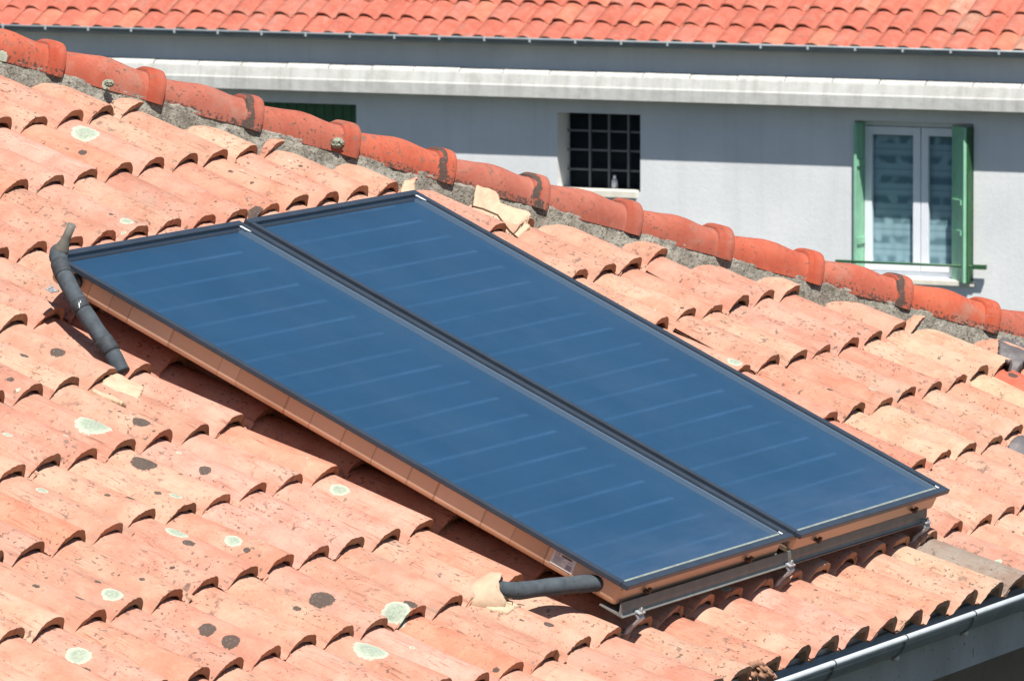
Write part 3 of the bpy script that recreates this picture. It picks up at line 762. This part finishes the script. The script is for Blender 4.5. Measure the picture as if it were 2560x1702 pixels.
# torn pale patch of tape
mb = MB()
c_ = path[33]; tg = (path[34]-path[32]).normalized(); toC = (loc(cam.matrix_world.translation)-c_).normalized(); toC = (toC-tg*toC.dot(tg)).normalized(); sd = tg.cross(toC)
rq = random.Random(8); q1 = c_+(toC*math.cos(-.3)+sd*math.sin(-.3))*.0306
pts_ = [(-.34, -.010), (-.22, -.002), (-.10, -.006), (.06, .003), (.16, .011), (.30, .006)]
mb.tube([c_+(toC*math.cos(a)+sd*math.sin(a))*.0282+tg*z for a, z in pts_], [.0006, .0016, .0011, .0019, .0010, .0005], 6)
mb.build('torn_tape', M['white'], pp)
up = Vector((0, 0, 1)); b0 = loc(rr(-.055, 2.83, .40))
mb = MB(); mb.tube([b0, b0+up*.030, b0+up*.050, b0+up*.070, b0+up*.110], [.026, .022, .0155, .0135, .0135], 18); mb.build('vent_stub', M['stub'], pp)
mb = MB(); e0 = loc(rr(-.12, 2.99, .27)); e1 = loc(rr(.07, 2.99, .23))
mb.tube([e0, e0+(e1-e0)*.35, e0+(e1-e0)*.36, e0+(e1-e0)*.6, e0+(e1-e0)*.61, e1], [.012, .012, .017, .017, .012, .012], 6, smooth=False); mb.build('union_nut', M['steel'], pp)
mb = MB(); q0 = loc(rr(-.36, 3.05, .22)); mb.box(q0+Vector((-.018, -.004, -.010)), q0+Vector((.03, .02, -.007))); mb.tube([q0+Vector((-.004+.010*math.cos(a), .010+.006*math.sin(a), .002)) for a in np.linspace(0, 6.28, 12)], .0016, 6); mb.build('pipe_clip', M['hook'], pp)

p2 = empty('insulated_pipe', 'black foam covered pipe lying from a cream roof hole to the left collector foot', 'pipe', rr(-.62, 8.24, 0), ROOF_ROT, 'insulated pipes of the collectors')
Minv = p2.matrix_world.inverted()
def loc(v): return Minv @ v
path = smooth_path([loc(rr(-.80, 8.06, .01)), loc(rr(-.62, 8.21, .03)), loc(rr(-.38, 8.37, .115)), loc(rr(-.12, 8.53, .195)), loc(rr(.06, 8.63, .235)), loc(rr(.15, 8.655, .235))], 8)
mb = MB(); mb.tube(path, [.0262+.0008*math.sin(i*.8) for i in range(len(path)-3)]+[.0255, .0235, .019], 22); mb.build('pipe_foam', M['foam'], p2)

# ------------------------------------------------------------------ cream flashings round the roof holes
def tile_surface(x, s): return tile_base(x, s)
def inside(poly, x, y):
    r = False; j = len(poly)-1
    for i in range(len(poly)):
        if (poly[i][1] > y) != (poly[j][1] > y) and x < (poly[j][0]-poly[i][0])*(y-poly[i][1])/(poly[j][1]-poly[i][1])+poly[i][0]: r = not r
        j = i
    return r
def patch(name, poly, thick, step=.005, floor=None, bulge=0.0):
    """a sheet of material lying over the tiles inside the outline poly (roof coordinates)"""
    xs = [p[0] for p in poly]; ss = [p[1] for p in poly]
    x0, s0 = min(xs), min(ss); nx = int((max(xs)-x0)/step)+2; n_s = int((max(ss)-s0)/step)+2
    hid = {}; bm = bmesh.new(); rnd_ = random.Random(len(poly)*7)
    cx, cs_ = sum(xs)/len(xs), sum(ss)/len(ss)
    def vtx(i, j):
        if (i, j) not in hid:
            x, s = x0+i*step, s0+j*step; k = .035
            h = (tile_surface(x, s)*2+tile_surface(x+k*.5, s)+tile_surface(x-k*.5, s)+tile_surface(x, s-k)*1.0+tile_surface(x, min(s+k, s+k))*1.0)/6
            h = max(h, tile_surface(x, s)+.002)
            if floor is not None: h = max(h, floor-.42*max(0, x_edge(s)-x))
            d = math.hypot(x-cx, s-cs_)
            h += thick+bulge*max(0, 1-d/.12)+.0025*math.sin(x*90)*math.sin(s*70)
            hid[(i, j)] = bm.verts.new(rp(x+rnd_.uniform(-.0016, .0016), s+rnd_.uniform(-.0016, .0016), h))
        return hid[(i, j)]
    for i in range(nx):
        for j in range(n_s):
            if inside(poly, x0+(i+.5)*step, s0+(j+.5)*step):
                bm.faces.new((vtx(i, j), vtx(i, j+1), vtx(i+1, j+1), vtx(i+1, j)))
    bmesh.ops.recalc_face_normals(bm, faces=bm.faces)
    ext = bmesh.ops.extrude_face_region(bm, geom=list(bm.faces))
    dn = Vector((0, SP, -CP))*(thick+.012)
    for g_ in ext['geom']:
        if isinstance(g_, bmesh.types.BMVert): g_.co += dn
    bmesh.ops.recalc_face_normals(bm, faces=bm.faces)
    me = bpy.data.meshes.new(name); bm.to_mesh(me); bm.free()
    for p in me.polygons: p.use_smooth = True
    return me

f1 = empty('pipe_flashing', 'cream sealant flashing around the foot of the upper black pipe', 'flashing', rr(-.45, 4.1, -.1), None, 'cream flashings around the pipe holes')
def put(me, mat, par):
    o = link_mesh(me.name, me, mat, par); o.location = -par.location; return o
put(patch('sealant_sheet', [(-.470, 1.452), (-.40, 1.425), (-.30, 1.400), (-.235, 1.395), (-.105, 1.395), (-.150, 1.440), (-.238, 1.500), (-.330, 1.535), (-.455, 1.548), (-.468, 1.50)], .007), M['flash'], f1)
mb = MB()
for qs in (((-.43, 1.49), (-.36, 1.452), (-.335, 1.425)), ((-.20, 1.478), (-.165, 1.45), (-.13, 1.418))):
    mb = MB(); mb.tube([rp(q[0], q[1], tile_base(*q)+.012) for q in qs], .0032, 6)
    o = mb.build('sealant_crack', M['twig'], f1); o.location = -f1.location

f2 = empty('pipe_flashing', 'cream sealant hood with twigs at the mouth, where the lower black pipe leaves the roof', 'flashing', rr(-.7, 8.0, 0), None, 'cream flashings around the pipe holes')
# arched hood: half tube opening towards the collector
mb = MB(); ax = (rr(-.38, 8.37, .115)-rr(-.80, 8.06, .0)).normalized(); nup = Vector((0, -SP, CP)); nup = (nup-ax*nup.dot(ax)).normalized(); sd = ax.cross(nup)
c0 = rr(-.755, 8.06, -.060); Vh = []
nt, na = 12, 19
for i in range(nt):
    t_ = i/(nt-1)
    for j in range(na):
        a_ = -.35+(math.pi+.7)*j/(na-1)
        end = -.012*math.sin(a_*2)+.010*math.sin(a_*5) if i == nt-1 else 0
        r_ = (.010+.054*t_**.6)*(1+.05*math.sin(a_*4+t_*3)); lift = .0
        Vh.append(c0+ax*(-.085+.105*t_+end*t_)+sd*(math.cos(a_)*r_*1.1)+nup*(math.sin(a_)*r_*1.0-.006-.022*(1-t_)))
F_ = [(i*na+j, i*na+j+1, (i+1)*na+j+1, (i+1)*na+j) for i in range(nt-1) for j in range(na-1)]
me = bpy.data.meshes.new('sealant_hood'); me.from_pydata([tuple(v) for v in Vh], [], F_); me.update()
for p in me.polygons: p.use_smooth = True
o = put(me, M['flash'], f2); sm_ = o.modifiers.new('t', 'SOLIDIFY'); sm_.thickness = .008
mb = MB(); mb.tube([c0+ax*(.022-.012*math.sin(a_*2)+.010*math.sin(a_*5))+sd*(math.cos(a_)*.0600)+nup*(math.sin(a_)*.0555-.006) for a_ in np.linspace(.55, 2.9, 16)], .0034, 7); o = mb.build('hood_rim', M['rubber'], f2); o.location = -f2.location
put(patch('sealant_sheet', [(-.312, 2.775), (-.27, 2.788), (-.205, 2.815), (-.185, 2.850), (-.215, 2.868), (-.262, 2.872), (-.305, 2.876), (-.322, 2.82)], .007), M['flash'], f2)
mb = MB(); rt = random.Random(4)
for k in range(22):
    a0 = rr(-.66+rt.uniform(-.13, .10), 8.17+rt.uniform(-.08, .13), rt.uniform(-.12, -.02)); d = Vector((rt.uniform(-1, 1), rt.uniform(-1, .6), rt.uniform(-.2, .6))).normalized()*rt.uniform(.015, .055)
    mb.tube([a0, a0+d*.5+Vector((0, 0, .004)), a0+d], .0014, 5)
o = mb.build('twigs', M['twig'], f2); o.location = -f2.location

f3 = empty('roof_patch', 'cream sealant patch smeared over the tile tops under the red hip tiles', 'roof patch', rp(3.27, .96, 0))
put(patch('sealant_sheet', [(3.215, .890), (3.28, .842), (3.33, .815), (3.375, .860), (3.345, .930), (3.372, 1.02), (3.330, 1.060), (3.270, 1.060), (3.262, 1.035), (3.225, 1.02), (3.198, .964)], .010, .005, .012), M['flash'], f3)
mb = MB(); mb.tube([rp(x, s, tile_base(x, s)+.010) for x, s in ((3.200, .885), (3.184, .93), (3.182, .99), (3.192, 1.05), (3.26, 1.06))], .0035, 6); o = mb.build('sealant_crack', M['twig'], f3); o.location = -f3.location
f4 = MB()
fr_ = patch('tile_fragment', [(2.985, .710), (3.055, .672), (3.095, .690), (3.060, .726), (2.99, .742), (2.962, .728)], .006, .006, .002)
o = link_mesh('tile_fragment', fr_, M['flash']); 
tag(o, 'cracked cream tile fragment bedded in mortar just above the top corner of the right collector', 'tile fragment')
o = link_mesh('shade_sheet', patch('shade_sheet', [(4.735, 2.41), (4.861, 2.337), (4.971, 2.275), (5.087, 2.25), (5.3, 2.30), (5.3, 2.40), (4.963, 2.405), (4.80, 2.435)], .004, .005, .0), M['shade_slate'])  # sheet standing in for a shaded patch of tiles
tag(o, 'dark grey sheet put in for the shade at the right end of the roof, under the hip tiles', 'shade patch')
o = link_mesh('slate_piece', patch('slate_piece', [(3.905, 2.80), (3.985, 2.768), (4.10, 2.768), (4.06, 2.82), (3.92, 2.845)], .003, .005), M['shade_slate'])
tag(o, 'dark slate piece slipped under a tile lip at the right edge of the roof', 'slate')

# ------------------------------------------------------------------ the house behind
XW = 41.0; YA, YB = 2.0, 34.0
far = empty('stucco_house', 'white stucco house behind with a red tiled roof and a green shuttered window', 'house', (XW, 16, -8))
def fput(mb, name, mat, par=None, bevel=0, fix=True):
    o = mb.build(name, mat, par or far, fix=fix, bevel=bevel)
    q = par or far; wp = Vector((0, 0, 0))
    while q is not None: wp += q.location; q = q.parent
    o.location = -wp; return o
ZT, ZB = -2.36, -8.0
openings = [(15.665, 16.521, -3.785, -3.062), (12.326, 13.505, -4.49, -3.050), (18.63, 19.80, -4.45, -3.050)]
ys = sorted({YA, YB, *[o[0] for o in openings], *[o[1] for o in openings]})
zs = sorted({ZB, ZT, *[o[2] for o in openings], *[o[3] for o in openings]})
mb = MB()
for y0, y1 in zip(ys[:-1], ys[1:]):
    for z0, z1 in zip(zs[:-1], zs[1:]):
        if any(o[0]-1e-6 <= y0 and y1 <= o[1]+1e-6 and o[2]-1e-6 <= z0 and z1 <= o[3]+1e-6 for o in openings): continue
        mb.quad((XW, y0, z0), (XW, y1, z0), (XW, y1, z1), (XW, y0, z1))
for y0, y1, z0, z1 in openings:
    d = .30
    mb.quad((XW, y0, z0), (XW+d, y0, z0), (XW+d, y0, z1), (XW, y0, z1)); mb.quad((XW, y1, z0), (XW, y1, z1), (XW+d, y1, z1), (XW+d, y1, z0))
    mb.quad((XW, y0, z1), (XW+d, y0, z1), (XW+d, y1, z1), (XW, y1, z1)); mb.quad((XW, y0, z0), (XW, y1, z0), (XW+d, y1, z0), (XW+d, y0, z0))
mb.quad((XW, YA, ZB), (XW, YA, ZT), (XW+9, YA, ZT), (XW+9, YA, ZB)); mb.quad((XW, YB, ZB), (XW+9, YB, ZB), (XW+9, YB, ZT), (XW, YB, ZT))
mb.quad((XW+9, YA, ZB), (XW+9, YA, ZT), (XW+9, YB, ZT), (XW+9, YB, ZB))
wall = fput(mb, 'wall', M['stucco'], fix=False)
# moulded ledge in blocks
mb = MB(); y = YA; rk = random.Random(3); pr = [(-.0, -2.660), (.165, -2.663), (.196, -2.684), (.205, -2.705), (.205, -2.80), (.0, -2.80)]
while y < YB:
    w_ = .46+rk.uniform(-.025, .03); dz = rk.uniform(-.003, .003); dx_ = 0
    mb.prism([(p[0]+(dx_ if p[0] > 0 else -.01), p[1]+dz) for p in pr], lambda p: (XW-p[0], y+.006, p[1]), lambda p: (XW-p[0], y+w_-.006, p[1]))
    y += w_
fput(mb, 'ledge', M['ledge'], bevel=.006)
mb = MB(); cp_ = [(.0, -2.699), (.2035, -2.701), (.2240, -2.790), (.2330, -2.806), (.2335, -2.913), (.0, -2.913)]
mb.prism(cp_, lambda p: (XW-p[0]-.004, YA, p[1]), lambda p: (XW-p[0]-.004, YB, p[1])); fput(mb, 'ledge_core', M['ledge'])

# roof
FP = R(26); fcp, fsp = math.cos(FP), math.sin(FP)
fx0, fz0 = XW-.185, -2.338
nrow = 17
def ftint(c, r):
    b = np.array((.415, .128, .088))*RNG.uniform(.90, 1.07); k = RNG.random()
    if k < .02: b = np.array((.40, .21, .15))*RNG.uniform(.9, 1.1)
    elif k < .10: b = np.array((.46, .165, .105))
    elif k < .22: b = np.array((.40, .145, .105))
    return b
ncol0, ncol1 = int((YA-.5)/CW), int((YB+.5)/CW)
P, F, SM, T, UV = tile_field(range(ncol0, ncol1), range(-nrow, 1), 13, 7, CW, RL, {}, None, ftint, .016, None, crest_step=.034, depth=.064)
yph = (12.189+1.5*CW) % CW+.0
Pm = np.stack([fx0-P[:, 1]*fcp-P[:, 2]*fsp, P[:, 0]+yph-((ncol0*CW) % CW)*0, fz0-P[:, 1]*fsp+P[:, 2]*fcp], -1)
# x grows away from us up the slope
F = F[:, ::-1]
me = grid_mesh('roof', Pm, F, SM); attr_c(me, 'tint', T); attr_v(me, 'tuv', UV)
fr_o = link_mesh('roof', me, M['fartile'], far); fr_o.location = -far.location
mb = MB(); L_ = nrow*RL
mb.quad((fx0+.16, YA-.5, fz0-.06), (fx0+.16, YB+.5, fz0-.06), (fx0+L_*fcp, YB+.5, fz0+L_*fsp-.10), (fx0+L_*fcp, YA-.5, fz0+L_*fsp-.10))
mb.quad((fx0+L_*fcp, YA-.5, fz0+L_*fsp-.05), (fx0+L_*fcp, YB+.5, fz0+L_*fsp-.05), (fx0+2*L_*fcp, YB+.5, fz0-.05), (fx0+2*L_*fcp, YA-.5, fz0-.05))
fput(mb, 'roof_deck', M['dark'], fix=False)  # deck near black, the shade in the tile hollows put into its colour
mb = MB(); mb.box((fx0+.04, YA-.4, ZT-.06), (XW-.002, YB+.4, ZT-.02)); fput(mb, 'soffit', M['ledge'])
# gutter
mb = MB(); gy_, gz_, g_r = XW-.200, -2.372, .052; poly = []
for i in range(11):
    a_ = math.pi*i/10; poly.append((gy_-math.cos(a_)*g_r, gz_-math.sin(a_)*g_r))
for i in range(11):
    a_ = math.pi*(10-i)/10; poly.append((gy_-math.cos(a_)*(g_r-.002), gz_-math.sin(a_)*(g_r-.002)))
mb.prism(poly, lambda p: (p[0], YA-.5, p[1]), lambda p: (p[0], YB+.5, p[1]), smooth=True)
fg = fput(mb, 'gutter', M['farzinc'])
mb = MB(); mb.tube([(gy_-g_r-.002, YA-.5, gz_+.006), (gy_-g_r-.002, YB+.5, gz_+.006)], .012, 12); fput(mb, 'gutter_bead', M['farbead'], fg)
y = 10.1
while y < 23:
    mb = MB(); mb.box((gy_-g_r-.018, y-.008, gz_-.022), (gy_-g_r-.002, y+.008, gz_+.020)); fput(mb, 'gutter_clip', M['zincbead'], fg)
    y += .47

# barred window
w1 = (15.665, 16.521, -3.785, -3.062)
mb = MB(); mb.quad((XW+.285, w1[0], w1[2]), (XW+.285, w1[1], w1[2]), (XW+.285, w1[1], w1[3]), (XW+.285, w1[0], w1[3]))
win = fput(mb, 'barred_window', M['dark'], fix=False)
win.name = 'window'; win['label'] = 'dark window with a grey grid of bars'
mb = MB()
for yy in (16.278, 16.080, 15.880): mb.box((XW+.200, yy-.010, w1[2]), (XW+.222, yy+.010, w1[3]))
for zz in (-3.245, -3.425, -3.610): mb.box((XW+.223, w1[0], zz-.009), (XW+.236, w1[1], zz+.009))
b_o = mb.build('window_bars', M['bars'], win)
mb = MB(); mb.quad((XW+.262, w1[0], w1[2]), (XW+.262, w1[1], w1[2]), (XW+.262, w1[1], w1[3]), (XW+.262, w1[0], w1[3])); mb.build('pane', M['fglass'], win, fix=False)
mb = MB(); mb.box((XW-.03, w1[0]+.035, -3.845), (XW+.195, w1[1], -3.775)); mb.build('sill', M['sill'], win, bevel=.006)
bt = empty('bottle', 'small milky plastic bottle standing on the sill behind the window bars', 'bottle', (XW+.165, 16.005, -3.775))
mb = MB(); mb.tube([(0, 0, 0), (0, 0, .06), (0, 0, .085), (0, 0, .094)], [.030, .030, .024, .013], 16); mb.build('bottle_body', M['bottle'], bt)
mb = MB(); mb.tube([(0, 0, .094), (0, 0, .125)], [.013, .013], 12); mb.build('bottle_cap', M['white'], bt)

# shuttered window
y0, y1, z0, z1 = openings[1]
mb = MB()
xf = XW+.155
def fr_box(mb, ya, yb, za, zb, d0=0.0, d1=.05): mb.box((xf+d0, ya, za), (xf+d1, yb, zb))
fr_box(mb, y0, y1, z1-.055, z1, 0, .06); fr_box(mb, y0, y1, z0, z0+.050, 0, .06); fr_box(mb, y0, y0+.045, z0+.05, z1-.055, 0, .06); fr_box(mb, y1-.045, y1, z0+.05, z1-.055, 0, .06)
wf = fput(mb, 'window', M['pvc'], bevel=.003); wf['label'] = 'white two-leaf window between green shutters, lace curtain behind'
for (ya, yb) in ((12.905, 13.458), (12.375, 12.898)):
    mb = MB(); za, zb = z0+.055, z1-.06; st = .072
    mb.box((xf-.022, ya, za), (xf+.03, ya+st, zb)); mb.box((xf-.022, yb-st, za), (xf+.03, yb, zb)); mb.box((xf-.022, ya+st, zb-.075), (xf+.03, yb-st, zb)); mb.box((xf-.022, ya+st, za), (xf+.03, yb-st, za+.075))
    sa = mb.build('sash', M['pvc'], wf, bevel=.004)
    mb = MB(); mb.quad((xf+.005, ya+st, za+.075), (xf+.005, yb-st, za+.075), (xf+.005, yb-st, zb-.075), (xf+.005, ya+st, zb-.075)); mb.build('pane', M['fglass'], sa, fix=False)
    nseg = 40; V_ = []
    for k in range(nseg+1):
        yy = ya+st-.01+(yb-ya-2*st+.02)*k/nseg
        for zz in (za+.06, zb-.06): V_.append((xf+.045+.002*math.sin(yy*60), yy, zz))
    F_ = [(2*k, 2*k+2, 2*k+3, 2*k+1) for k in range(nseg)]
    me = bpy.data.meshes.new('curtain'); me.from_pydata(V_, [], F_); me.update()
    for p in me.polygons: p.use_smooth = True
    link_mesh('curtain', me, M['curtain'], sa)
mb = MB(); mb.quad((xf+.20, y0, z0), (xf+.20, y1, z0), (xf+.20, y1, z1), (xf+.20, y0, z1)); mb.build('window_back', M['dark'], wf, fix=False)
mb = MB(); mb.box((XW-.035, y0-.02, z0-.05), (XW+.195, y1+.02, z0-.002)); mb.build('sill', M['sill'], wf, bevel=.005)
# left shutter folded flat into the reveal, boards and battens
mb = MB(); yl = y1
for k in range(4): 
    xa = XW-.05+k*.062; mb.box((xa, yl-.042, z0+.03), (xa+.058, yl-.014, z1-.025))
sh = mb.build('shutter', M['green'], wf, bevel=.003)
for zz in (z0+.30, z1-.42):
    mb = MB(); mb.box((XW-.04, yl-.056, zz), (XW+.15, yl-.043, zz+.06)); mb.build('shutter_batten', M['green'], sh)
# right shutter standing half open
A = Vector((XW+.12, 12.575, 0)); B_ = Vector((XW-.115, 12.365, 0)); dv = (B_-A); ln = dv.length; dv.normalize(); nv = Vector((dv.y, -dv.x, 0))
if nv.x > 0: nv = -nv
Mx = Matrix(((dv.x, nv.x, 0, A.x), (dv.y, nv.y, 0, A.y), (0, 0, 1, 0), (0, 0, 0, 1)))
mb = MB(); nb = 4
for k in range(nb): mb.box((k*ln/nb+.001, -.014, z0-.01), ((k+1)*ln/nb-.001, .014, z1-.03), Mx)
sh2 = mb.build('shutter', M['green'], wf, bevel=.002)
for zz in (z0+.42, z0+.70):
    mb = MB(); mb.box((.03, .0145, zz), (ln-.05, .026, zz+.045), Mx); mb.build('shutter_batten', M['green'], sh2)
mb = MB(); A2 = Vector((XW-.105, 12.352, 0)); B2 = Vector((XW+.10, 12.338, 0)); d2 = (B2-A2); l2 = d2.length; d2.normalize(); n2 = Vector((d2.y, -d2.x, 0))
Mx2 = Matrix(((d2.x, n2.x, 0, A2.x), (d2.y, n2.y, 0, A2.y), (0, 0, 1, 0), (0, 0, 0, 1)))
mb.box((0, -.012, z0-.005), (l2, .012, z1-.03), Mx2); mb.build('shutter_leaf', M['shadegreen'], sh2)  # second leaf takes the darkened green, its shaded side put into the colour
mb = MB(); mb.tube([(XW-.075, 12.19, -4.348), (XW-.075, 13.64, -4.348)], .0125, 10); mb.box((XW-.095, 12.17, -4.372), (XW-.055, 12.30, -4.330)); mb.box((XW-.095, 13.52, -4.362), (XW-.055, 13.655, -4.335)); mb.build('shutter_bar', M['shadegreen'], wf)
# closed green shutters of the third window, far left
y0, y1, z0, z1 = openings[2]
mb = MB(); n_b = 12
for k in range(n_b): mb.box((XW+.10, y0+(y1-y0)*k/n_b+.002, z0), (XW+.13, y0+(y1-y0)*(k+1)/n_b-.002, z1-.004))
s3 = fput(mb, 'shutter', M['shadegreen'], bevel=.003); s3['label'] = 'closed green shutter, coloured dark for the shade of the ledge'

# keep labels on every top-level thing
tag(ground := bpy.data.objects['ground'], kind='structure')
